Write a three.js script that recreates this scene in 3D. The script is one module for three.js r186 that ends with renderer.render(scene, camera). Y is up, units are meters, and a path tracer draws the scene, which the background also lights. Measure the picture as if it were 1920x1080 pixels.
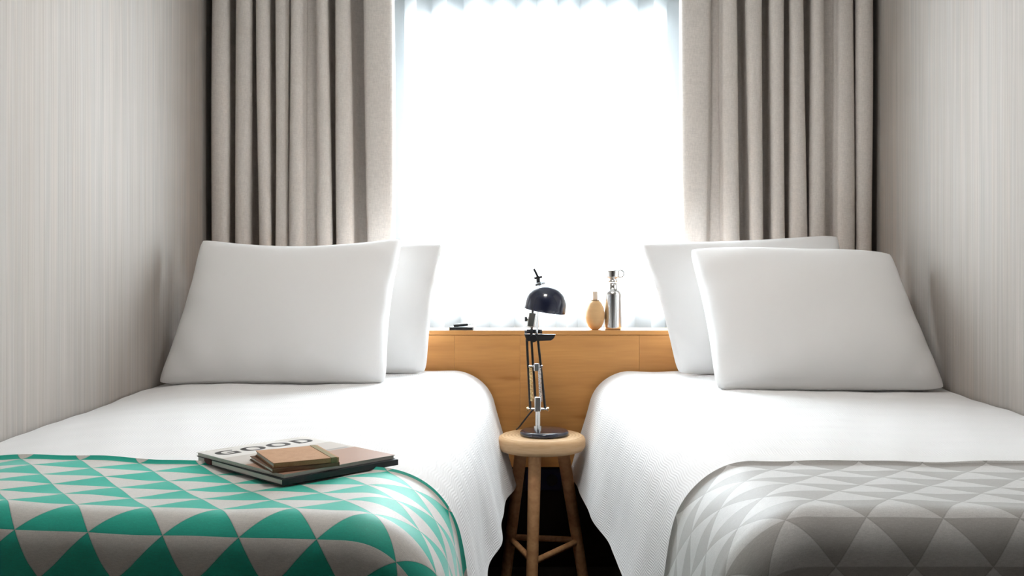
import * as THREE from 'three';
import { RoundedBoxGeometry } from 'three/addons/geometries/RoundedBoxGeometry.js';
import { mergeGeometries } from 'three/addons/utils/BufferGeometryUtils.js';
import { RectAreaLightUniformsLib } from 'three/addons/lights/RectAreaLightUniformsLib.js';

RectAreaLightUniformsLib.init();
// ---------------------------------------------------------------- camera, sky, light, exposure
const scene = new THREE.Scene();
const camera = new THREE.PerspectiveCamera(2 * Math.atan(540 / 1900) * 180 / Math.PI, 1920 / 1080, 0.05, 60);
camera.position.set(0, 1.1, 0);
camera.lookAt(0, 1.1, -4);
camera.setViewOffset(1920, 1080, -55, 50, 1920, 1080);   // shifted lens: verticals stay upright
const renderer = new THREE.WebGLRenderer({ antialias: true });
renderer.toneMapping = THREE.LinearToneMapping;
renderer.toneMappingExposure = 1.52;
renderer.shadowMap.enabled = true;
scene.background = new THREE.Color().setRGB(0.93, 0.97, 1.0);   // bright overcast sky
scene.backgroundIntensity = 6;
const skyLight = new THREE.RectAreaLight(new THREE.Color().setRGB(0.87, 0.95, 1.0), 17.5, 0.96, 1.115);   // daylight entering at the window
skyLight.name = 'window_daylight';
skyLight.position.set(-0.005, 1.4875, -4.22);
skyLight.lookAt(-0.005, 1.4, 0);
scene.add(skyLight);

// ---------------------------------------------------------------- helpers
let seed = 12345;
const rnd = () => { seed = (seed * 1664525 + 1013904223) >>> 0; return seed / 4294967296; };
const { clamp, lerp, smoothstep } = THREE.MathUtils;
function hash(x, y, s) { let h = Math.imul(x | 0, 374761393) ^ Math.imul(y | 0, 668265263) ^ Math.imul(s | 0, 2246822519); h = Math.imul(h ^ (h >>> 13), 1274126177); h ^= h >>> 16; return (h >>> 0) / 4294967296; }
function vnoise(x, y, px, py, s) {           // value noise, periodic in px, py cells
  const ix = Math.floor(x), iy = Math.floor(y), fx = x - ix, fy = y - iy, u = fx * fx * (3 - 2 * fx), v = fy * fy * (3 - 2 * fy);
  const w = (a, p) => ((a % p) + p) % p;
  const a = hash(w(ix, px), w(iy, py), s), b = hash(w(ix + 1, px), w(iy, py), s), c = hash(w(ix, px), w(iy + 1, py), s), d = hash(w(ix + 1, px), w(iy + 1, py), s);
  return lerp(lerp(a, b, u), lerp(c, d, u), v);
}
function fbm(u, v, fx, fy, s, oct = 4) { let a = 0, k = 0.5, t = 0; for (let o = 0; o < oct; o++) { a += k * vnoise(u * fx, v * fy, fx, fy, s + o); t += k; k *= 0.5; fx *= 2; fy *= 2; } return a / t; }
function dataTex(w, h, f, srgb = true, rep) {        // f(u, v) -> [r, g, b] 0..1 (sRGB values when srgb)
  const d = new Uint8Array(w * h * 4);
  for (let j = 0; j < h; j++) for (let i = 0; i < w; i++) {
    const c = f((i + 0.5) / w, (j + 0.5) / h), o = (j * w + i) * 4;
    for (let k = 0; k < 3; k++) d[o + k] = clamp(c[k] * 255, 0, 255);
    d[o + 3] = 255;
  }
  const t = new THREE.DataTexture(d, w, h);
  t.wrapS = t.wrapT = THREE.RepeatWrapping; t.magFilter = THREE.LinearFilter; t.minFilter = THREE.LinearMipmapLinearFilter; t.generateMipmaps = true;
  if (srgb) t.colorSpace = THREE.SRGBColorSpace;
  if (rep) t.repeat.set(rep[0], rep[1]);
  t.needsUpdate = true;
  return t;
}
const grey = (v) => [v, v, v];
const used = {};
function numbered(n) { const k = used[n] = (used[n] ?? -1) + 1; return k ? n + '_' + String(k).padStart(3, '0') : n; }
function shadows(m) { m.castShadow = m.receiveShadow = true; return m; }
function part(name, geo, mat, parent) { const m = shadows(new THREE.Mesh(Array.isArray(geo) ? mergeGeometries(geo.map((g) => g.index ? g.toNonIndexed() : g)) : geo, mat)); m.name = name; parent.add(m); return m; }
function tag(o, label, category, group) { Object.assign(o.userData, { label, category }); if (group) o.userData.group = group; return o; }
function thing(name, label, category, pos = [0, 0, 0], turn = 0, group) { const o = new THREE.Group(); o.name = numbered(name); o.position.set(...pos); o.rotation.y = turn; scene.add(o); return tag(o, label, category, group); }
function single(name, geo, mat, label, category, group) { const m = part(numbered(name), geo, mat, scene); return tag(m, label, category, group); }
function struct(name, geo, mat) { const m = part(name, geo, mat, scene); m.userData.kind = 'structure'; return m; }
function boxUV(g, sx = 1, sy = 1) {           // uv in metres, projected along the dominant axis
  const p = g.attributes.position, n = g.attributes.normal, uv = new Float32Array(p.count * 2);
  for (let i = 0; i < p.count; i++) {
    const x = p.getX(i), y = p.getY(i), z = p.getZ(i), ax = Math.abs(n.getX(i)), ay = Math.abs(n.getY(i)), az = Math.abs(n.getZ(i));
    const [u, v] = ax > ay && ax > az ? [z, y] : ay > az ? [x, z] : [x, y];
    uv[i * 2] = u * sx; uv[i * 2 + 1] = v * sy;
  }
  g.setAttribute('uv', new THREE.BufferAttribute(uv, 2));
  return g;
}
function box(x0, x1, y0, y1, z0, z1, r = 0) {
  const w = x1 - x0, h = y1 - y0, d = z1 - z0;
  const g = r ? new RoundedBoxGeometry(w, h, d, 2, r) : new THREE.BoxGeometry(w, h, d);
  g.translate((x0 + x1) / 2, (y0 + y1) / 2, (z0 + z1) / 2);
  return boxUV(g);
}
function lathe(pts, seg = 48) { return new THREE.LatheGeometry(pts.map(([r, y]) => new THREE.Vector2(r, y)), seg); }
function tube(pts, r, seg = 24, rs = 10, curve = true) {
  const v = pts.map((p) => new THREE.Vector3(...p));
  const path = curve ? new THREE.CatmullRomCurve3(v) : new THREE.LineCurve3(v[0], v[1]);
  return new THREE.TubeGeometry(path, seg, r, rs);
}
function rod(a, b, r0, r1 = r0, seg = 16) {   // capped tapered rod between two points
  const A = new THREE.Vector3(...a), B = new THREE.Vector3(...b), d = B.clone().sub(A), g = new THREE.CylinderGeometry(r1, r0, d.length(), seg);
  g.applyQuaternion(new THREE.Quaternion().setFromUnitVectors(new THREE.Vector3(0, 1, 0), d.clone().normalize()));
  g.translate(...A.add(B).multiplyScalar(0.5).toArray());
  return g;
}
// A sheet S(u, v) of given thickness as a closed body; the sheet's own normal points to its outer face.
function sheet(S, nu, nv, thick, uvOf, flip = false) {
  const P = [], N = [], a = new THREE.Vector3(), b = new THREE.Vector3(), e = 1e-3;
  const at = (u, v) => new THREE.Vector3(...S(u, v));
  for (let j = 0; j <= nv; j++) for (let i = 0; i <= nu; i++) {
    const u = i / nu, v = j / nv;
    P.push(at(u, v));
    a.copy(at(Math.min(1, u + e), v)).sub(at(Math.max(0, u - e), v)); b.copy(at(u, Math.min(1, v + e))).sub(at(u, Math.max(0, v - e)));
    const n = a.cross(b).normalize(); if (flip) n.negate();
    N.push(n.clone());
  }
  const W = nu + 1, M = P.length, pos = [], nor = [], uv = [], idx = [];
  for (const s of [0, 1]) for (let k = 0; k < M; k++) {
    const p = P[k].clone().addScaledVector(N[k], -s * thick);
    pos.push(p.x, p.y, p.z); nor.push(...N[k].clone().multiplyScalar(s ? -1 : 1).toArray());
    uv.push(...uvOf((k % W) / nu, Math.floor(k / W) / nv, P[k]));
  }
  const quad = (p, q, r, t) => flip ? idx.push(p, r, q, p, t, r) : idx.push(p, q, r, p, r, t);
  for (let j = 0; j < nv; j++) for (let i = 0; i < nu; i++) {
    const k = j * W + i;
    quad(k, k + 1, k + 1 + W, k + W);
    quad(M + k, M + k + W, M + k + 1 + W, M + k + 1);
  }
  const edge = (k, l) => quad(k, k + M, l + M, l);
  for (let i = 0; i < nu; i++) { edge(i, i + 1); edge(nv * W + i + 1, nv * W + i); }
  for (let j = 0; j < nv; j++) { edge((j + 1) * W, j * W); edge(j * W + nu, (j + 1) * W + nu); }
  const g = new THREE.BufferGeometry();
  g.setAttribute('position', new THREE.Float32BufferAttribute(pos, 3)); g.setAttribute('normal', new THREE.Float32BufferAttribute(nor, 3)); g.setAttribute('uv', new THREE.Float32BufferAttribute(uv, 2));
  g.setIndex(idx);
  return g;
}
const std = (o) => new THREE.MeshStandardMaterial(o), phys = (o) => new THREE.MeshPhysicalMaterial(o);
const lin = (r, g, b) => new THREE.Color().setRGB(r, g, b);

// ---------------------------------------------------------------- textures and materials
const wallTex = dataTex(2048, 256, (u, v) => {     // vertical slub threads; one tile = 1 m x 1.3 m
  const a = fbm(u, v, 40, 2, 11, 3), b = vnoise(u * 160, v * 3, 160, 3, 17), c = vnoise(u * 520, v * 6, 520, 6, 23), d = vnoise(u * 90, v * 5, 90, 5, 31);
  const t = 0.685 + 0.035 * (a - 0.5) + 0.04 * (b - 0.5) + 0.045 * (c - 0.5) + 0.03 * Math.max(0, d - 0.62);
  const warm = (vnoise(u * 60, v * 2, 60, 2, 41) - 0.5) * 0.012;
  return [t + warm, t - 0.026, t - 0.052 - warm];
}, true, [1, 1 / 1.3]);
const wallBump = dataTex(2048, 64, (u, v) => grey(0.5 * vnoise(u * 520, v * 4, 520, 4, 23) + 0.5 * vnoise(u * 160, v * 3, 160, 3, 17)), false, [1, 1 / 1.3]);
const wallMat = std({ map: wallTex, bumpMap: wallBump, bumpScale: 0.0006, roughness: 0.85 });
const paint = std({ color: lin(0.4, 0.39, 0.37), roughness: 0.9 });
const revealMat = std({ color: lin(0.42, 0.47, 0.5), roughness: 0.9 });
const carpetTex = dataTex(512, 512, (u, v) => { const n = 0.5 * fbm(u, v, 64, 64, 3, 3) + 0.5 * hash(u * 512, v * 512, 9); const s = 0.24 + 0.1 * (n - 0.5); return [s * 1.08, s * 0.86, s * 0.72]; }, true, [2, 2]);
const carpetMat = std({ map: carpetTex, bumpMap: carpetTex, bumpScale: 0.004, roughness: 1 });

function woodTex(w, h, base, dark, s, fx, fy, knots = []) {     // grain runs along u
  return dataTex(w, h, (u, v) => {
    let vv = v + 0.05 * (fbm(u, v, 3, 4, s, 3) - 0.5);
    let k = 0;
    for (const [ku, kv, kr] of knots) { const dx = (u - ku) * 0.3, dy = v - kv, d = Math.hypot(dx, dy); k = Math.max(k, Math.exp(-(d * d) / (kr * kr))); vv += Math.sign(dy) * 0.025 * Math.exp(-(d * d) / (9 * kr * kr)); }
    const g1 = fbm(u, vv, fx, fy, s + 5, 4), g2 = vnoise(u * fx * 6, vv * fy * 9, fx * 6, Math.round(fy * 9), s + 9), rings = 0.5 + 0.5 * Math.sin((vv * 9 + 1.6 * fbm(u, vv, 2, 5, s + 13, 3)) * 6.283);
    const t = clamp(0.55 * (g1 - 0.3) + 0.22 * g2 + 0.12 * rings * rings + 0.9 * k, 0, 1);
    return [0, 1, 2].map((c) => lerp(base[c], dark[c], t));
  });
}
const oakTex = woodTex(1024, 512, [0.84, 0.61, 0.35], [0.70, 0.47, 0.24], 51, 3, 14, [[0.31, 0.42, 0.012], [0.7, 0.86, 0.014], [0.08, 0.2, 0.01]]);
const oakMats = [[0.02, 0.1], [0.41, 0.33], [0.17, 0.55], [0.63, 0.8]].map(([a, b], i) => { const t = oakTex.clone(); t.offset.set(a, b); t.repeat.set(0.9, 1.6); t.needsUpdate = true; return std({ map: t, bumpMap: t, bumpScale: -0.0004, roughness: 0.5, color: lin(...[[0.99, 0.98, 0.97], [1, 0.99, 0.97], [1, 1, 1], [0.98, 0.97, 0.96]][i]) }); });
const shelfMat = (() => { const t = oakTex.clone(); t.offset.set(0.2, 0.7); t.repeat.set(0.8, 2.5); t.needsUpdate = true; return std({ map: t, roughness: 0.45 }); })();
const paleWood = woodTex(512, 512, [0.90, 0.77, 0.60], [0.72, 0.54, 0.36], 71, 4, 18);
const seatTopTex = dataTex(512, 512, (u, v) => {       // sawn trunk slice: year rings and a radial check; uv centred on the pith
  const x = u - 0.46, y = v - 0.52, r = Math.hypot(x, y) + 0.02 * (fbm(u, v, 5, 5, 81, 3) - 0.5), a = Math.atan2(y, x);
  const ring = 0.5 + 0.5 * Math.sin(r * 150 + 2 * fbm(u, v, 6, 6, 85, 2)), crack = Math.exp(-Math.pow((a - 0.5 - 0.1 * Math.sin(r * 20)) * r / 0.006, 2)) * smoothstep(r, 0.02, 0.1);
  const t = clamp(0.25 * ring + 0.25 * fbm(u, v, 8, 8, 87, 3) + 0.6 * crack + 0.3 * Math.exp(-r * r / 0.002), 0, 1);
  return [lerp(0.91, 0.6, t), lerp(0.79, 0.42, t), lerp(0.62, 0.26, t)];
});
const seatTopMat = std({ map: seatTopTex, roughness: 0.55 });
const stoolMat = std({ map: paleWood, roughness: 0.6 });
const legTex = woodTex(256, 512, [0.85, 0.66, 0.47], [0.64, 0.44, 0.28], 91, 3, 10);
const legMat = std({ map: legTex, roughness: 0.6 });

const linenTex = dataTex(512, 512, (u, v) => { const t = 0.87 + 0.05 * (vnoise(u * 256, v * 40, 256, 40, 101) - 0.5) + 0.05 * (vnoise(u * 40, v * 256, 40, 256, 103) - 0.5) + 0.04 * (hash(u * 512, v * 512, 105) - 0.5); return [t, t - 0.026, t - 0.05]; }, true, [2.5, 2.5]);
const drapeMat = std({ map: linenTex, bumpMap: linenTex, bumpScale: 0.0006, roughness: 0.95 });
const sheerMat = phys({ color: lin(0.95, 0.97, 0.98), transmission: 0.8, roughness: 0.78, thickness: 0, specularIntensity: 0.1, side: THREE.DoubleSide });
const weaveBump = dataTex(512, 512, (u, v) => grey(0.5 + 0.25 * Math.sin(u * 6.2832 * 64) * Math.sin(v * 6.2832 * 64) + 0.2 * (fbm(u, v, 32, 32, 111, 2) - 0.5)), false, [6, 6]);
const cottonMat = phys({ color: lin(0.82, 0.815, 0.81), bumpMap: weaveBump, bumpScale: 0.0002, roughness: 0.9, sheen: 0.2, sheenRoughness: 0.6, sheenColor: lin(1, 1, 1) });
const ribBump = dataTex(1024, 512, (u, v) => grey(0.5 + 0.35 * Math.sin((u * 32 + 0.35 * Math.sin(v * 6.2832 * 2) + 0.5 * fbm(u, v, 4, 4, 121, 2)) * 6.2832) + 0.15 * (hash(u * 1024, v * 512, 5) - 0.5)), false, [5, 5]);
const bedspreadMat = phys({ color: lin(0.84, 0.84, 0.845), bumpMap: ribBump, bumpScale: 0.0006, roughness: 0.92, sheen: 0.2, sheenRoughness: 0.5, sheenColor: lin(1, 1, 1) });
function blanketTex(up, down) {           // one tile = 0.125 m square: two rows of half-square triangles, offset by half
  return dataTex(1024, 1024, (u, v) => {
    const row = v < 0.5 ? 0 : 1, h = (v - row * 0.5) * 2, x = (u + row * 0.5) % 1, inUp = Math.abs(x - 0.5) < (1 - h) * 0.5;
    const edge = Math.abs(Math.abs(x - 0.5) - (1 - h) * 0.5) < 0.012 || h < 0.014;
    const n = 0.10 * (hash(u * 256, v * 512, 131) - 0.5) + 0.06 * (vnoise(u * 24, v * 180, 24, 180, 133) - 0.5) + 0.05 * (vnoise(u * 128, v * 128, 128, 128, 137) - 0.5);
    const c = inUp ? up : down;
    return c.map((k) => k * (1 + n) * (edge ? 0.92 : 1));
  }, true, [1 / 0.125, 1 / 0.125]);
}
const tealTex = blanketTex([0.12, 0.75, 0.66], [0.88, 0.87, 0.85]), taupeTex = blanketTex([0.87, 0.87, 0.865], [0.73, 0.725, 0.715]);
const blanketMat = (t) => phys({ map: t, bumpMap: t, bumpScale: 0.0004, roughness: 0.62, specularIntensity: 1, sheen: 1, sheenRoughness: 0.5, sheenColor: lin(0.95, 1, 1) });
const tealMat = blanketMat(tealTex), taupeMat = blanketMat(taupeTex);
const blackPaint = phys({ color: lin(0.014, 0.018, 0.04), roughness: 0.2, clearcoat: 0.6, clearcoatRoughness: 0.1 });
const blackMetal = std({ color: lin(0.02, 0.02, 0.022), roughness: 0.4, metalness: 0.3 });
const blackMatte = std({ color: lin(0.02, 0.02, 0.022), roughness: 0.6 });
const chrome = std({ color: lin(0.8, 0.8, 0.8), roughness: 0.2, metalness: 1 });
const darkSteel = std({ color: lin(0.22, 0.23, 0.25), roughness: 0.35, metalness: 0.9 });
const brass = std({ color: lin(0.85, 0.68, 0.38), roughness: 0.25, metalness: 1 });
const steel = std({ color: lin(0.66, 0.65, 0.64), roughness: 0.24, metalness: 1 });
const darkBase = std({ color: lin(0.014, 0.012, 0.012), roughness: 0.9 });
const mattressMat = std({ color: lin(0.75, 0.75, 0.74), roughness: 0.9 });

// ---------------------------------------------------------------- the room
const HW = 1.27, ZB = -4.0, ZF = 1.6, TOP = 2.55;
struct('floor', box(-HW, HW, -0.12, 0, ZB, ZF), carpetMat);
struct('ceiling', box(-HW - 0.12, HW + 0.12, TOP, TOP + 0.12, ZB - 0.25, ZF + 0.12), paint);
struct('wall_left', box(-HW - 0.12, -HW, -0.12, TOP, ZB - 0.25, ZF), wallMat);
struct('wall_right', box(HW, HW + 0.12, -0.12, TOP, ZB - 0.25, ZF), wallMat);
struct('wall_front', box(-HW - 0.12, HW + 0.12, -0.12, TOP, ZF, ZF + 0.12), std({ color: lin(0.06, 0.042, 0.03), roughness: 0.7 }));
const WX0 = -0.485, WX1 = 0.475, WY0 = 0.93, WY1 = 2.045;
{
  const s = new THREE.Shape([[-HW, -0.12], [HW, -0.12], [HW, TOP], [-HW, TOP]].map((p) => new THREE.Vector2(...p)));
  s.holes.push(new THREE.Path([[WX0, WY0], [WX0, WY1], [WX1, WY1], [WX1, WY0]].map((p) => new THREE.Vector2(...p))));
  const g = new THREE.ExtrudeGeometry(s, { depth: 0.25, bevelEnabled: false });
  g.translate(0, 0, ZB - 0.25);
  struct('wall_back', g, revealMat);
  const frame = [box(WX0, WX0 + 0.04, WY0, WY1, -4.21, -4.15), box(WX1 - 0.04, WX1, WY0, WY1, -4.21, -4.15), box(WX0, WX1, WY0, WY0 + 0.04, -4.21, -4.15), box(WX0, WX1, WY1 - 0.04, WY1, -4.21, -4.15)];
  const w = struct('window_1', frame, std({ color: lin(0.8, 0.8, 0.8), roughness: 0.4 }));
  part('pane', box(WX0 + 0.04, WX1 - 0.04, WY0 + 0.04, WY1 - 0.04, -4.183, -4.177), phys({ color: lin(1, 1, 1), transmission: 1, roughness: 0, thickness: 0, ior: 1.5 }), w);
}

// ceiling lamp over the beds, above the frame: it lights the fronts of pillows and drapes
{
  const c = thing('ceiling_lamp', 'round white flush ceiling lamp above the beds', 'lamp', [0, TOP, -2.35]);
  part('base', lathe([[0.0001, -0.0005], [0.2, -0.0005], [0.205, -0.01], [0.205, -0.03], [0.19, -0.035], [0.0001, -0.035]], 48), paint, c);
  part('diffuser', lathe([[0.0001, -0.052], [0.12, -0.05], [0.175, -0.043], [0.185, -0.0355], [0.0001, -0.0355]], 48), std({ color: lin(0.9, 0.88, 0.84), roughness: 0.5, emissive: lin(1, 0.93, 0.84), emissiveIntensity: 2 }), c);
  const l = new THREE.RectAreaLight(lin(1, 0.93, 0.87), 27, 0.36, 0.36);
  l.name = 'ceiling_lamp_glow'; l.position.set(0, TOP - 0.06, -2.35); l.lookAt(0, 0, -2.35); scene.add(l);
}

// headboard: oak panels with a ledge, over a dark plinth
{
  const hb = thing('headboard', 'long honey-coloured wooden headboard with a ledge below the window', 'headboard', [0, 0, -3.62]);
  const xs = [-HW + 0.003, -0.31, -0.076, 0.35, HW - 0.003];
  for (let i = 0; i < 4; i++) part('panel', box(xs[i] + 0.0003, xs[i + 1] - 0.0003, 0.365, 0.836, -0.03, 0, 0.0004), oakMats[i], hb);
  part('ledge', box(-HW + 0.003, HW - 0.003, 0.837, 0.853, -0.155, 0.002, 0.002), shelfMat, hb);
  part('plinth', box(-HW + 0.003, HW - 0.003, 0.0, 0.364, -0.06, -0.03), std({ color: lin(0.03, 0.018, 0.012), roughness: 0.8 }), hb);
  part('support_board', box(-HW + 0.003, HW - 0.003, 0.366, 0.836, -0.06, -0.031), legMat, hb);
  const so = thing('power_socket', 'dark navy power socket plate low behind the stool', 'socket', [0.007, 0.315, -3.65]);
  part('plate', new RoundedBoxGeometry(0.13, 0.078, 0.012, 2, 0.004).translate(0, 0, 0.0065), std({ color: lin(0.012, 0.02, 0.075), roughness: 0.35 }), so);
  for (const s of [-1, 1]) part('outlet', new THREE.CylinderGeometry(0.019, 0.021, 0.006, 24).rotateX(Math.PI / 2).translate(s * 0.031, 0, 0.0145), blackMatte, so);
}

// ---------------------------------------------------------------- curtains
function drape(name, label, top, bottom, shallowTop) {
  // pleats [left, right] in metres at the top (2.1 m) and at pillow height (1.15 m); deep valleys between them
  const Z = -3.815, prof = (tab) => {
    const pts = [];
    tab.forEach(([l, r, h = 0.03], i) => {
      const m = (l + r) / 2, w = (r - l) / 2;
      for (let k = 0; k <= 6; k++) { const a = Math.PI * k / 6; pts.push([m - w * Math.cos(a), Z + h * Math.pow(Math.sin(a), 0.7)]); }
      const nx = tab[i + 1];
      if (nx) { const g = nx[0] - r, d = shallowTop.includes(i) ? 0.03 : 0.115; const o = d > 0.05 ? 0.004 : -0.003; pts.push([r - o * 1.6, Z - d * 0.3], [r - o * 1.6, Z - d * 0.75], [r + o * 0.3, Z - d * 0.97], [r + g * 0.5, Z - d], [r + g - o * 0.3, Z - d * 0.97], [r + g + o * 1.6, Z - d * 0.75], [r + g + o * 1.6, Z - d * 0.3]); }
    });
    return new THREE.CatmullRomCurve3(pts.map(([x, z]) => new THREE.Vector3(x, 0, z)), false, 'catmullrom', 0.4);
  };
  const A = prof(top), B = prof(bottom), n = top.length * 34;
  const pa = A.getPoints(n), pb = B.getPoints(n);
  const S = (u, v) => {
    const y = lerp(0.03, 2.42, v), t = clamp((2.1 - y) / 0.95, -0.2, 1.35), f = u * n, i = Math.min(n - 1, Math.floor(f)), k = f - i;
    const ax = lerp(pa[i].x, pa[i + 1].x, k), az = lerp(pa[i].z, pa[i + 1].z, k), bx = lerp(pb[i].x, pb[i + 1].x, k), bz = lerp(pb[i].z, pb[i + 1].z, k);
    return [lerp(ax, bx, t) + 0.0025 * Math.sin(y * 3.1 + u * 40), y, lerp(az, bz, clamp(t, 0, 1)) + 0.003 * Math.sin(y * 4.3 + u * 25)];
  };
  const len = A.getLength();
  single(name, sheet(S, n, 14, 0.003, (u, v, p) => [u * len, p.y]), drapeMat, label, 'curtain', 'linen drapes');
}
const X = (a) => a.map(([l, r, h]) => [(l - 1015) * 0.002, (r - 1015) * 0.002, h]);      // table entries are in steps of 2 mm from 1015
drape('curtain', 'grey-beige linen drape in deep pleats left of the window',
  X([[396, 427], [442, 470], [480, 503], [516, 537, 0.018], [544, 571], [591, 615], [626, 656], [680, 738]]),
  X([[396, 428], [440, 469], [484, 508], [514, 536, 0.012], [540, 569], [595, 621], [631, 663], [688, 741]]), [3, 4]);
drape('curtain', 'grey-beige linen drape in deep pleats right of the window',
  X([[1274, 1333], [1354, 1381], [1399, 1429], [1444, 1471], [1481, 1509], [1521, 1546], [1569, 1601], [1606, 1637]]),
  X([[1278, 1328], [1354, 1390], [1406, 1433], [1446, 1473], [1481, 1514], [1519, 1548], [1569, 1603], [1608, 1637]]), [0, 5]);
{
  const S = (u, v) => {
    const y = lerp(0.04, 2.42, v), x = lerp(-1.22, 1.22, u), w = x * 64 + 1.6 * Math.sin(x * 9) + 0.3 * Math.sin(y * 2);
    return [x + 0.006 * Math.sin(w * 2), y, -3.962 + 0.014 * Math.sin(w) + 0.005 * Math.sin(w * 0.37 + 1)];
  };
  const g = new THREE.BufferGeometry(), nu = 700, nv = 8, pos = [], uv = [], idx = [];
  for (let j = 0; j <= nv; j++) for (let i = 0; i <= nu; i++) { pos.push(...S(i / nu, j / nv)); uv.push(i / nu, j / nv); }
  for (let j = 0; j < nv; j++) for (let i = 0; i < nu; i++) { const k = j * (nu + 1) + i; idx.push(k, k + 1, k + nu + 2, k, k + nu + 2, k + nu + 1); }
  g.setAttribute('position', new THREE.Float32BufferAttribute(pos, 3)); g.setAttribute('uv', new THREE.Float32BufferAttribute(uv, 2)); g.setIndex(idx); g.computeVertexNormals();
  single('sheer_curtain', g, sheerMat, 'sheer white curtain covering the bright window', 'curtain');
  const tr = thing('curtain_track', 'white curtain track under the ceiling above the window', 'curtain track', [0, 0, 0]);
  part('rail', box(-1.26, 1.26, 2.43, 2.46, -3.83, -3.80, 0.004), paint, tr);
  part('rail', box(-1.26, 1.26, 2.43, 2.46, -3.96, -3.93, 0.004), paint, tr);
  for (const x of [-0.9, 0, 0.9]) part('bracket', box(x - 0.015, x + 0.015, 2.46, TOP, -3.96, -3.80), paint, tr);
}

// ---------------------------------------------------------------- beds
const SIDE = 1.309, FOOT = 1.45;         // how steeply the cloth falls at the side and at the foot
function bedShape(s, xEdge, footZ, wallDrop, skew = 0) {   // s = -1 left bed, +1 right bed; cloth coordinates: p from the wall towards the gap, q from the head (z = -3.6) to the foot
  const RF = 0.065, L = footZ + 3.6 - RF, foot = (p) => L + skew * (Math.min(p, 0.96) - 0.5);
  return {
    L, top: (p, z) => 0.702 + 0.012 * (clamp((z + 3.6) / 1.8, 0, 1) * -1.6) - wallDrop * Math.pow(clamp(1 - p / 0.3, 0, 1), 2),
    width: (q) => HW - 0.008 - Math.abs(xEdge(-3.6 + Math.min(q, L))),
    at(p, q, lift = 0) {
      const W = this.width(q), a = Math.max(0, p - W), F = foot(p), b = Math.max(0, q - F), r = Math.hypot(a, b);
      const x0 = Math.min(p, W), z0 = -3.6 + Math.min(q, F);
      const dx = r ? a / r : 0, dz = r ? b / r : 0, amax = lerp(SIDE, FOOT, dz * dz), R = lerp(0.14, RF, dz * dz), ra = R * amax;
      let h, d, ny, nh;
      if (r < ra) { const t = r / R; h = R * Math.sin(t); d = R * (1 - Math.cos(t)); ny = Math.cos(t); nh = Math.sin(t); } else { h = R * Math.sin(amax) + (r - ra) * Math.cos(amax); d = R * (1 - Math.cos(amax)) + (r - ra) * Math.sin(amax); ny = Math.cos(amax); nh = Math.sin(amax); }
      const fall = smoothstep(d, 0.1, 0.36);
      const wave = fall * (dz < 0.7 ? (s < 0 ? 0.011 : 0.005) * Math.sin(q * 9.5 + s + 1.2) + (s < 0 ? 0.004 : 0.002) * Math.sin(q * 19 + 2 * s) - 0.025 * smoothstep(q, 0.1, 1.0) : 0.012 * Math.sin(p * 8 + s));
      const wr = 0.004 * Math.sin(p * 7 + q * 4.1 + s) * Math.sin(q * 5.3 - p * 3) + 0.0015 * Math.sin(p * 31 + q * 13) * Math.sin(q * 27 - p * 9);
      const out = h + wave + nh * (lift + wr * 0.5), y = this.top(x0, z0) - d + ny * (lift + wr);
      return [s * (HW - 0.008 - x0 - dx * out), y, z0 + dz * out];
    },
  };
}
const shapes = {
  left: bedShape(-1, () => 0.31, -1.60, 0.018, 0.13),
  right: bedShape(1, (z) => 0.318 + (z + 3.55) * 0.063, -1.585, 0.008),
};
function bed(side, s, labels) {
  const B = shapes[side], xe = side === 'left' ? 0.33 : 0.43;
  const g = thing('bed', labels[0], 'bed', [s * 0.8, 0, -2.7]);
  const bx = (x0, x1, y0, y1, z0, z1, r) => { const a = s * x0 - s * 0.8, b = s * x1 - s * 0.8; return box(Math.min(a, b), Math.max(a, b), y0, y1, z0 + 2.7, z1 + 2.7, r); };
  part('divan_base', bx(xe, HW - 0.02, 0.06, 0.34, -3.58, -1.68, 0.01), darkBase, g);
  part('mattress', bx(xe - 0.03, HW - 0.02, 0.345, 0.655, -3.585, -1.68, 0.05), mattressMat, g);
  for (const x of [xe + 0.06, HW - 0.1]) for (const z of [-3.5, -1.78]) part('leg', bx(x - 0.025, x + 0.025, 0, 0.06, z - 0.025, z + 0.025, 0.004), darkBase, g);
  // bedspread
  const P = B.width(0) + 0.45, Q = B.L + 0.44;
  const S = (u, v) => { const p = u * P, q = v * Q; return B.at(p * (B.width(q) + 0.45) / P, q, 0.002); };
  single('bedspread', sheet(S, 130, 150, 0.006, (u, v) => [u * P, v * Q], s > 0), bedspreadMat, labels[1], 'bedspread', 'white bedspreads');
}
bed('left', -1, ['twin bed along the left wall under the teal throw', 'white ribbed bedspread on the bed with the teal throw']);
bed('right', 1, ['twin bed along the right wall under the grey throw', 'white ribbed bedspread on the bed with the grey throw']);

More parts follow.
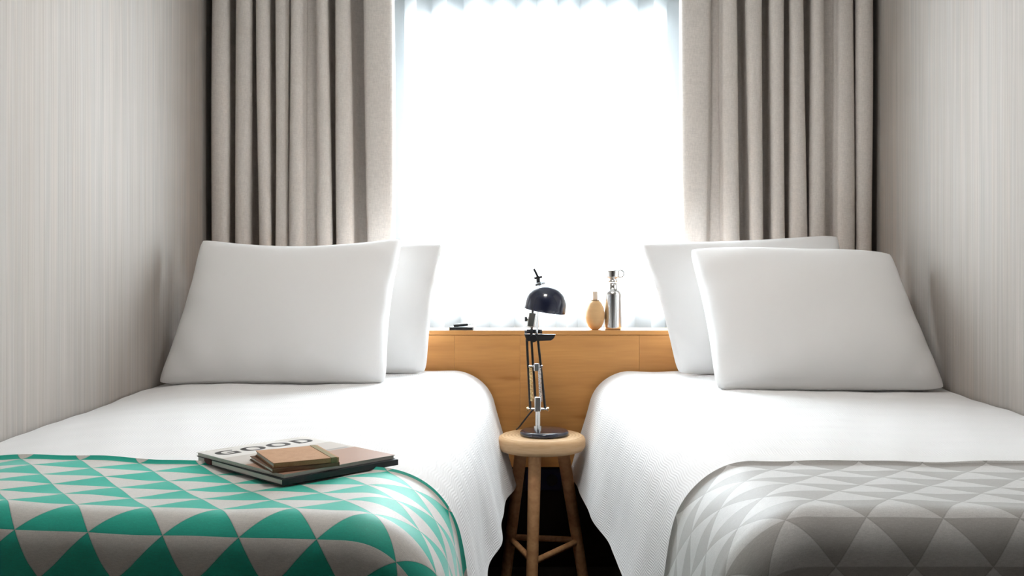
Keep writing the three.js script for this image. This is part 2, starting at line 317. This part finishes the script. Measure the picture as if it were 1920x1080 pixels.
function throwBlanket(side, s, mat, label, edgeQ, rot, off) {
  const B = shapes[side], Q1 = B.L + 0.40;
  const S = (u, v) => {
    const W = B.width(1.6), P = W + 0.42, p = lerp(0.01, P, u), q0 = edgeQ(p), q = lerp(q0, Q1, v * (0.25 + 0.75 * v));
    const e = q - q0, c = Math.max(0, 1 - e / 0.02);
    return B.at(p * (p > W ? 1 : B.width(Math.min(q, B.L)) / W) + (p > W ? B.width(Math.min(q, B.L)) - W : 0), q, 0.010 + 0.009 * c * c);
  };
  const uvOf = (u, v) => {
    const W = B.width(1.6), p = lerp(0.01, W + 0.42, u), q0 = edgeQ(p), q = lerp(q0, Q1, v * (0.25 + 0.75 * v)), c = Math.cos(rot), n = Math.sin(rot), X0 = s * (HW - p), Y0 = -q;
    return [X0 * c - Y0 * n + off[0], X0 * n + Y0 * c + off[1]];
  };
  single('throw_blanket', sheet(S, 150, 170, 0.008, uvOf, s > 0), mat, label, 'blanket', 'patterned throws');
}
throwBlanket('left', -1, tealMat, 'teal and stone triangle-patterned throw across the foot of the left bed', (p) => 1.525 + 0.145 * Math.min(p, 1.1), 0.13, [0.02, 0.01]);
throwBlanket('right', 1, taupeMat, 'grey and taupe triangle-patterned throw across the foot of the right bed', (p) => 1.597 + 0.015 * Math.min(p, 0.8), 0.0, [0.058, 0.045]);

// ---------------------------------------------------------------- pillows
function pillow(label, c, thick, dent, group) {     // c: four corners [top-left, top-right, bottom-right, bottom-left], thick: half thickness
  const [tl, tr, br, bl] = c.map((p) => new THREE.Vector3(...p)), ctr = tl.clone().add(tr).add(br).add(bl).multiplyScalar(0.25);
  const nrm = tr.clone().sub(tl).cross(bl.clone().sub(tl)).normalize().negate();
  if (nrm.z < 0) nrm.negate();
  const nu = 64, nv = 48, pos = [], uv = [], idx = [];
  const side = (k) => {
    for (let j = 0; j <= nv; j++) for (let i = 0; i <= nu; i++) {
      const u = i / nu, v = j / nv, U = u * 2 - 1, V = v * 2 - 1;
      let uu = 0.5 + 0.5 * U * (1 - dent[0] * (1 - V * V) * Math.abs(U)), vv = 0.5 + 0.5 * V * (1 - (V > 0 ? dent[2] : dent[1]) * (1 - U * U) * Math.abs(V));
      const cr = 0.032 * Math.pow(Math.abs(U * V), 9); uu = lerp(uu, 0.5, cr); vv = lerp(vv, 0.5, cr * 1.3);
      const p = tl.clone().multiplyScalar((1 - uu) * (1 - vv)).addScaledVector(tr, uu * (1 - vv)).addScaledVector(br, uu * vv).addScaledVector(bl, (1 - uu) * vv);
      const eu = 1 - Math.pow(Math.abs(U), 2.6), ev = 1 - Math.pow(Math.abs(V), 2.4);
      const t = thick * Math.pow(Math.max(0, eu * ev), 0.5) * (1 + 0.12 * V) + 0.0035;
      const wr = 0.004 * Math.sin(u * 9 + v * 5 + thick * 80) * Math.sin(v * 7 - u * 3) * eu * ev + 0.0028 * Math.sin(U * V * 13 + U * 6 + thick * 50) * (1 - eu * ev) * Math.min(1, 6 * eu * ev);
      p.addScaledVector(nrm, k * (t + wr));
      pos.push(p.x - ctr.x, p.y - ctr.y, p.z - ctr.z); uv.push(u * 0.72, v * 0.5);
    }
  };
  side(1); side(-1);
  const W = nu + 1, M = W * (nv + 1);
  for (let j = 0; j < nv; j++) for (let i = 0; i < nu; i++) { const k = j * W + i; idx.push(k, k + W, k + W + 1, k, k + W + 1, k + 1); idx.push(M + k, M + k + W + 1, M + k + W, M + k, M + k + 1, M + k + W + 1); }
  const ring = [];
  for (let i = 0; i < nu; i++) ring.push(i); for (let j = 0; j < nv; j++) ring.push(j * W + nu); for (let i = nu; i > 0; i--) ring.push(nv * W + i); for (let j = nv; j > 0; j--) ring.push(j * W);
  ring.forEach((a, n) => { const b = ring[(n + 1) % ring.length]; idx.push(a, b, b + M, a, b + M, a + M); });
  const g = new THREE.BufferGeometry();
  g.setAttribute('position', new THREE.Float32BufferAttribute(pos, 3)); g.setAttribute('uv', new THREE.Float32BufferAttribute(uv, 2)); g.setIndex(idx); g.computeVertexNormals();
  const m = single('pillow', g, cottonMat, label, 'pillow', group);
  m.position.copy(ctr);
  return m;
}
const PG = 'white bed pillows';
pillow('white pillow leaning in front on the left bed, beside the left wall', [[-1.155, 1.178, -3.44], [-0.468, 1.184, -3.44], [-0.497, 0.704, -3.26], [-1.24, 0.702, -3.26]], 0.095, [0.05, 0.14, 0.01], PG);
pillow('white pillow at the back of the left bed, nearest the lamp', [[-1.02, 1.150, -3.60], [-0.346, 1.168, -3.60], [-0.395, 0.712, -3.49], [-1.06, 0.712, -3.49]], 0.062, [0.04, 0.03, 0.01], PG);
pillow('white pillow leaning in front on the right bed, beside the right wall', [[0.49, 1.145, -3.38], [1.168, 1.13, -3.38], [1.243, 0.706, -3.10], [0.533, 0.704, -3.10]], 0.105, [0.04, 0.01, 0.005], PG);
pillow('white pillow at the back of the right bed, nearest the bottles', [[0.35, 1.168, -3.60], [1.057, 1.196, -3.60], [1.10, 0.710, -3.49], [0.468, 0.710, -3.49]], 0.062, [0.04, 0.04, 0.01], PG);

// ---------------------------------------------------------------- stool
const SZ = -3.4, STOP = 0.517;
{
  const st = thing('stool', 'round pale wooden three-legged stool between the beds', 'stool', [0.001, 0, SZ]);
  const R = 0.147;
  const body = lathe([[0.0001, 0.467], [R - 0.02, 0.467], [R - 0.006, 0.471], [R, 0.482], [R, 0.503], [R - 0.004, 0.512], [R - 0.012, STOP - 0.0005]], 64);
  { const uv = body.attributes.uv, p = body.attributes.position; for (let i = 0; i < uv.count; i++) uv.setXY(i, uv.getX(i) * 2, p.getY(i) * 3); }
  const seat = part('seat', body, stoolMat, st);
  const face = new THREE.CircleGeometry(R - 0.012, 64).rotateX(-Math.PI / 2).translate(0, STOP, 0);
  part('seat_face', face, seatTopMat, seat);
  const tops = [[-0.022, 0.075], [-0.068, -0.05], [0.07, -0.05]], feet = [[-0.033, 0.16], [-0.125, -0.085], [0.145, -0.085]];
  tops.forEach(([x, z], i) => { const g = rod([feet[i][0], 0, feet[i][1]], [x, 0.47, z], 0.0185, 0.0215, 18); part('leg', g, legMat, st); });
  const on = (i, y) => { const t = y / 0.47; return [lerp(feet[i][0], tops[i][0], t), y, lerp(feet[i][1], tops[i][1], t)]; };
  for (const [a, b, y, yb] of [[0, 1, 0.135, 0.15], [1, 2, 0.155, 0.145], [2, 0, 0.14, 0.13]]) part('stretcher', rod(on(a, y), on(b, yb), 0.0105, 0.0105, 12), legMat, st);
}

// ---------------------------------------------------------------- desk lamp
{
  const L = thing('desk_lamp', 'black spring-arm desk lamp standing on the stool', 'lamp', [0.01, STOP, SZ]);
  // local coordinates: y from the seat
  const base = part('base', lathe([[0.0001, 0.0005], [0.078, 0.0005], [0.082, 0.004], [0.081, 0.012], [0.074, 0.018], [0.03, 0.021], [0.0001, 0.022]], 56), blackPaint, L);
  part('post', [rod([-0.022, 0.018, 0], [-0.022, 0.085, 0], 0.0085), rod([-0.022, 0.02, 0], [-0.022, 0.032, 0], 0.013)], chrome, L);
  const lo = [-0.022, 0.088, 0], J = [-0.037, 0.325, -0.05], T = [-0.03, 0.5, 0.0];
  const lowOff = 0.0235;
  part('pivot_bracket', [new RoundedBoxGeometry(0.022, 0.05, 0.03, 2, 0.003).translate(-0.022, 0.105, 0), rod([-0.052, 0.088, 0.004], [0.012, 0.088, 0.004], 0.0038)], chrome, L);
  for (const s of [-1, 1]) part('pivot_screw', rod([lo[0] + s * 0.031, 0.088, 0.004], [lo[0] + s * 0.037, 0.088, 0.004], 0.007), brass, L);
  const arms = [[[-0.047, 0.088, 0.004], [-0.0595, 0.318, -0.048]], [[0.003, 0.088, 0.004], [-0.0215, 0.318, -0.048]], [[-0.03, 0.12, -0.012], [-0.044, 0.318, -0.058]]];
  arms.forEach(([a, b]) => part('lower_arm', rod(a, b, 0.0042), blackMetal, L));
  // tension springs beside the lower arm
  for (const [x0, x1, mat] of [[-0.041, -0.046, brass], [-0.012, -0.017, chrome]]) {
    const pts = []; for (let i = 0; i <= 26 * 10; i++) { const t = i / 260, a = t * 26 * 6.2832; pts.push(new THREE.Vector3(lerp(x0, x1, t) + 0.0048 * Math.cos(a), lerp(0.115, 0.225, t), lerp(0.006, -0.02, t) + 0.0048 * Math.sin(a))); }
    part('spring', new THREE.TubeGeometry(new THREE.CatmullRomCurve3(pts), 520, 0.0016, 5), mat, L);
  }
  part('spring_anchor', [rod([-0.053, 0.228, -0.022], [-0.006, 0.228, -0.022], 0.004), new RoundedBoxGeometry(0.018, 0.026, 0.008, 2, 0.002).translate(-0.026, 0.226, -0.016)], chrome, L);
  // elbow with its long black handle
  const sh = new THREE.Shape([[-0.066, 0.012], [0.036, 0.011], [0.031, 0.001], [0.022, -0.006], [-0.058, -0.008]].map((p) => new THREE.Vector2(...p)));
  const el = new THREE.ExtrudeGeometry(sh, { depth: 0.02, bevelEnabled: true, bevelSize: 0.002, bevelThickness: 0.002, bevelSegments: 2 }); el.translate(0, 0.322, -0.06);
  part('elbow_plate', el, blackMatte, L);
  part('elbow_joint', [rod([J[0], 0.322, -0.075], [J[0], 0.322, -0.025], 0.013), rod([J[0] - 0.022, 0.345, -0.05], [J[0] + 0.03, 0.345, -0.05], 0.0075)], blackMetal, L);
  for (const s of [-1, 1]) part('joint_bolt', rod([J[0] + s * 0.022, 0.345, -0.05], [J[0] + s * 0.03, 0.345, -0.05], 0.0085), chrome, L);
  const up = [[[-0.045, 0.32, -0.05], [-0.035, 0.485, -0.002]], [[-0.026, 0.32, -0.05], [-0.018, 0.485, -0.002]]];
  up.forEach(([a, b], i) => part('upper_arm', rod(a, b, 0.0042), i ? chrome : blackMetal, L));
  part('arm_clamp', [new RoundedBoxGeometry(0.026, 0.05, 0.022, 2, 0.004).rotateZ(-0.15).translate(-0.043, 0.385, -0.03), rod([-0.065, 0.388, -0.026], [-0.03, 0.388, -0.026], 0.006)], chrome, L);
  part('clamp_knob', rod([-0.066, 0.388, -0.026], [-0.058, 0.388, -0.026], 0.008), blackMatte, L);
  // shade: a hollow dome, rim dipping to the right
  const prof = []; const RS = 0.0685;
  for (let k = 0; k <= 16; k++) { const a = (k / 16) * Math.PI / 2; prof.push([Math.max(0.0001, RS * Math.sin(a)), 0.066 * Math.cos(a)]); }
  prof.push([RS + 0.0006, -0.012], [RS + 0.0012, -0.022], [RS - 0.0012, -0.022], [RS - 0.0022, -0.012]);
  for (let k = 16; k >= 0; k--) { const a = (k / 16) * Math.PI / 2; prof.push([Math.max(0.0001, (RS - 0.0025) * Math.sin(a)), 0.0635 * Math.cos(a)]); }
  const shade = part('shade', lathe(prof, 64), blackPaint, L);
  shade.position.set(0.004, 0.441, 0.05); shade.rotation.set(0.05, 0, -0.16);
  part('bulb', new THREE.SphereGeometry(0.022, 20, 16).scale(1, 1.15, 1).translate(0, 0.02, 0), std({ color: lin(0.8, 0.8, 0.78), roughness: 0.35 }), shade);
  part('socket_neck', [rod([-0.026, 0.5, 0.012], [-0.008, 0.508, 0.02], 0.009), rod([-0.03, 0.503, 0.0], [0.004, 0.507, 0.0], 0.0085), rod([-0.012, 0.505, 0.004], [0.004, 0.49, 0.045], 0.006)], darkSteel, L);
  part('neck_knob', [rod([-0.02, 0.512, 0.0], [-0.021, 0.533, 0.0], 0.007), rod([-0.034, 0.526, 0], [-0.007, 0.531, 0], 0.004), rod([-0.021, 0.53, 0], [-0.035, 0.558, 0], 0.0042)], blackMetal, L);
  part('cord', tube([[-0.037, 0.085, -0.004], [-0.05, 0.07, -0.01], [-0.068, 0.045, -0.025], [-0.086, 0.018, -0.05], [-0.095, 0.006, -0.08]], 0.0028, 32, 8), blackMatte, L);
}

// ---------------------------------------------------------------- things on the ledge
const LEDGE = 0.853, LZ = -3.67;
{
  const b = thing('steel_bottle', 'brushed steel flask with a ringed cap on the ledge', 'bottle', [0.259, LEDGE, LZ]);
  part('body', lathe([[0.0001, 0.0005], [0.028, 0.0005], [0.0305, 0.004], [0.031, 0.01], [0.031, 0.125], [0.029, 0.135], [0.022, 0.143], [0.0165, 0.148], [0.015, 0.155], [0.015, 0.17], [0.0001, 0.17]], 48), steel, b);
  const cap = part('cap', lathe([[0.0001, 0.171], [0.018, 0.171], [0.019, 0.176], [0.0145, 0.18], [0.0145, 0.186], [0.0245, 0.188], [0.025, 0.192], [0.025, 0.212], [0.023, 0.216], [0.0001, 0.217]], 40), steel, b);
  part('loop', new THREE.TorusGeometry(0.0125, 0.003, 10, 28).translate(0.028, 0.202, 0), steel, cap);
  const e = thing('egg_bottle', 'small beige egg-shaped bottle on the ledge', 'bottle', [0.194, LEDGE, LZ + 0.012]);
  const bt = dataTex(128, 128, (u, v) => { const t = 0.05 * (fbm(u, v, 4, 24, 141, 3) - 0.5); return [0.80 + t, 0.64 + t, 0.44 + t]; });
  part('body', lathe([[0.0001, 0.0005], [0.012, 0.0005], [0.0155, 0.003], [0.024, 0.012], [0.0315, 0.028], [0.0345, 0.044], [0.0342, 0.062], [0.031, 0.08], [0.0245, 0.096], [0.0145, 0.107], [0.0095, 0.109], [0.0001, 0.109]], 48), std({ map: bt, roughness: 0.5 }), e);
  part('collar', new THREE.TorusGeometry(0.0145, 0.002, 8, 32).rotateX(Math.PI / 2).translate(0, 0.1065, 0), std({ color: lin(0.16, 0.1, 0.05), roughness: 0.6 }), e);
  part('stopper', lathe([[0.0001, 0.109], [0.0088, 0.109], [0.0092, 0.113], [0.0092, 0.136], [0.0078, 0.139], [0.0001, 0.1395]], 28), std({ color: lin(0.72, 0.6, 0.48), roughness: 0.6 }), e);
  const w = thing('wallet', 'flat black leather wallet lying on the ledge', 'wallet', [-0.287, LEDGE, LZ + 0.01]);
  part('cover', new RoundedBoxGeometry(0.086, 0.0035, 0.07, 2, 0.0015).translate(0, 0.0022, 0), blackMatte, w);
  part('cover', new RoundedBoxGeometry(0.086, 0.0035, 0.07, 2, 0.0015).translate(0, 0.0092, 0), blackMatte, w);
  part('lining', new RoundedBoxGeometry(0.083, 0.0038, 0.067, 2, 0.0015).translate(-0.001, 0.0057, 0), std({ color: lin(0.015, 0.015, 0.018), roughness: 0.8 }), w);
  const p = thing('key_fob', 'small black fob with a metal tip on top of the wallet', 'key fob', [-0.287, LEDGE + 0.011, LZ + 0.01], 0.12);
  part('body', new RoundedBoxGeometry(0.052, 0.009, 0.03, 3, 0.004).rotateZ(0.07).translate(-0.004, 0.0066, 0), blackMatte, p);
  part('tip', rod([0.02, 0.0085, 0], [0.046, 0.0115, 0], 0.0016), chrome, p);
}

// ---------------------------------------------------------------- magazines and notebooks on the left bed
{
  const K = [-0.484, 0, -1.992], yaw = 0.82, NY = 0.5, Y0 = 0.704;
  // local x: along the title, local -z: towards the title edge
  const cover = document.createElement('canvas'); cover.width = 480; cover.height = 620;
  const c = cover.getContext('2d');
  c.fillStyle = '#eceae6'; c.fillRect(0, 0, 480, 620);
  c.fillStyle = '#17171a'; c.font = 'bold 152px sans-serif'; c.textAlign = 'center'; c.textBaseline = 'alphabetic'; c.save(); c.translate(240, 138); c.scale(0.98, 0.78); c.fillText('GOOD', 0, 0); c.restore();
  c.fillStyle = '#c9c4bd'; c.fillRect(28, 12, 120, 6); c.fillRect(330, 12, 110, 6);
  c.fillStyle = '#d5cfc8'; c.fillRect(0, 190, 480, 170); c.fillStyle = '#b58f78'; c.fillRect(0, 360, 480, 260); c.fillStyle = '#a9a4a0'; c.fillRect(270, 330, 190, 26);
  const ct = new THREE.CanvasTexture(cover); ct.colorSpace = THREE.SRGBColorSpace;
  const coverMat = phys({ map: ct, roughness: 0.4, clearcoat: 0.2, clearcoatRoughness: 0.3 });
  const pages = std({ color: lin(0.74, 0.71, 0.66), roughness: 0.9 }), dark = std({ color: lin(0.018, 0.024, 0.03), roughness: 0.45 }), maroon = std({ color: lin(0.12, 0.02, 0.025), roughness: 0.6 });
  const kraftTex = dataTex(256, 256, (u, v) => { const t = 0.06 * (fbm(u, v, 24, 24, 151, 3) - 0.5) + 0.05 * (hash(u * 256, v * 256, 153) - 0.5); return [0.74 + t, 0.57 + t, 0.42 + t]; }, true, [4, 4]);
  const kraft = std({ map: kraftTex, roughness: 0.8 });
  const W = 0.25, D = 0.31;
  function bound(name, label, category, x, y, z, turn, w, d, h, cov, covTop, spine) {   // book with its back along local -x or +z
    const t = thing(name, label, category, [x, y, z], turn);
    part('back_cover', box(-w / 2, w / 2, 0, 0.0012, -d / 2, d / 2, 0.0005), cov, t);
    part('page_block', box(-w / 2 + 0.002, w / 2 - 0.002, 0.0012, h - 0.0012, -d / 2 + 0.002, d / 2 - 0.002), pages, t);
    part('front_cover', box(-w / 2, w / 2, h - 0.0012, h, -d / 2, d / 2, 0.0005), cov, t);
    if (covTop) { const g = new THREE.PlaneGeometry(w, d).rotateX(-Math.PI / 2).translate(0, h + 0.0003, 0); part('cover_print', g, covTop, t); }
    if (spine) part('spine', spine === 'x' ? box(w / 2 - 0.0015, w / 2, 0, h, -d / 2, d / 2, 0.0005) : box(-w / 2, w / 2, 0, h, d / 2 - 0.0015, d / 2, 0.0005), cov, t);
    return t;
  }
  const bk = bound('book', 'dark-bound book at the bottom of the stack on the left bed', 'book', K[0] + 0.004, Y0, K[2] + 0.004, yaw - 0.02, W + 0.006, D + 0.004, 0.011, dark, null, 'z');
  part('ribbon', box(-W / 2 - 0.004, -W / 2 + 0.002, 0.001, 0.011, -D / 2 + 0.03, -D / 2 + 0.055), maroon, bk);
  bound('magazine', 'white magazine titled GOOD lying under the kraft notebooks', 'magazine', K[0], Y0 + 0.0115, K[2], yaw, W, D, 0.0065, std({ color: lin(0.7, 0.68, 0.65), roughness: 0.5 }), coverMat, null);
  const n1 = bound('notebook', 'thin brown notebook directly on the magazine cover', 'notebook', K[0] + 0.021, Y0 + 0.0188, K[2] + 0.094, NY + 0.05, 0.125, 0.145, 0.007, std({ color: lin(0.2, 0.11, 0.06), roughness: 0.7 }), null, 'z');
  const n2 = bound('notebook', 'kraft paper notebook with an elastic band, topmost of the stack', 'notebook', K[0] + 0.025, Y0 + 0.0262, K[2] + 0.092, NY, 0.12, 0.14, 0.009, kraft, null, 'z');
  part('elastic_band', box(0.045, 0.056, -0.0004, 0.0098, -0.0707, 0.0707, 0.0006), std({ color: lin(0.30, 0.25, 0.13), roughness: 0.8 }), n2);
}

renderer.render(scene, camera);
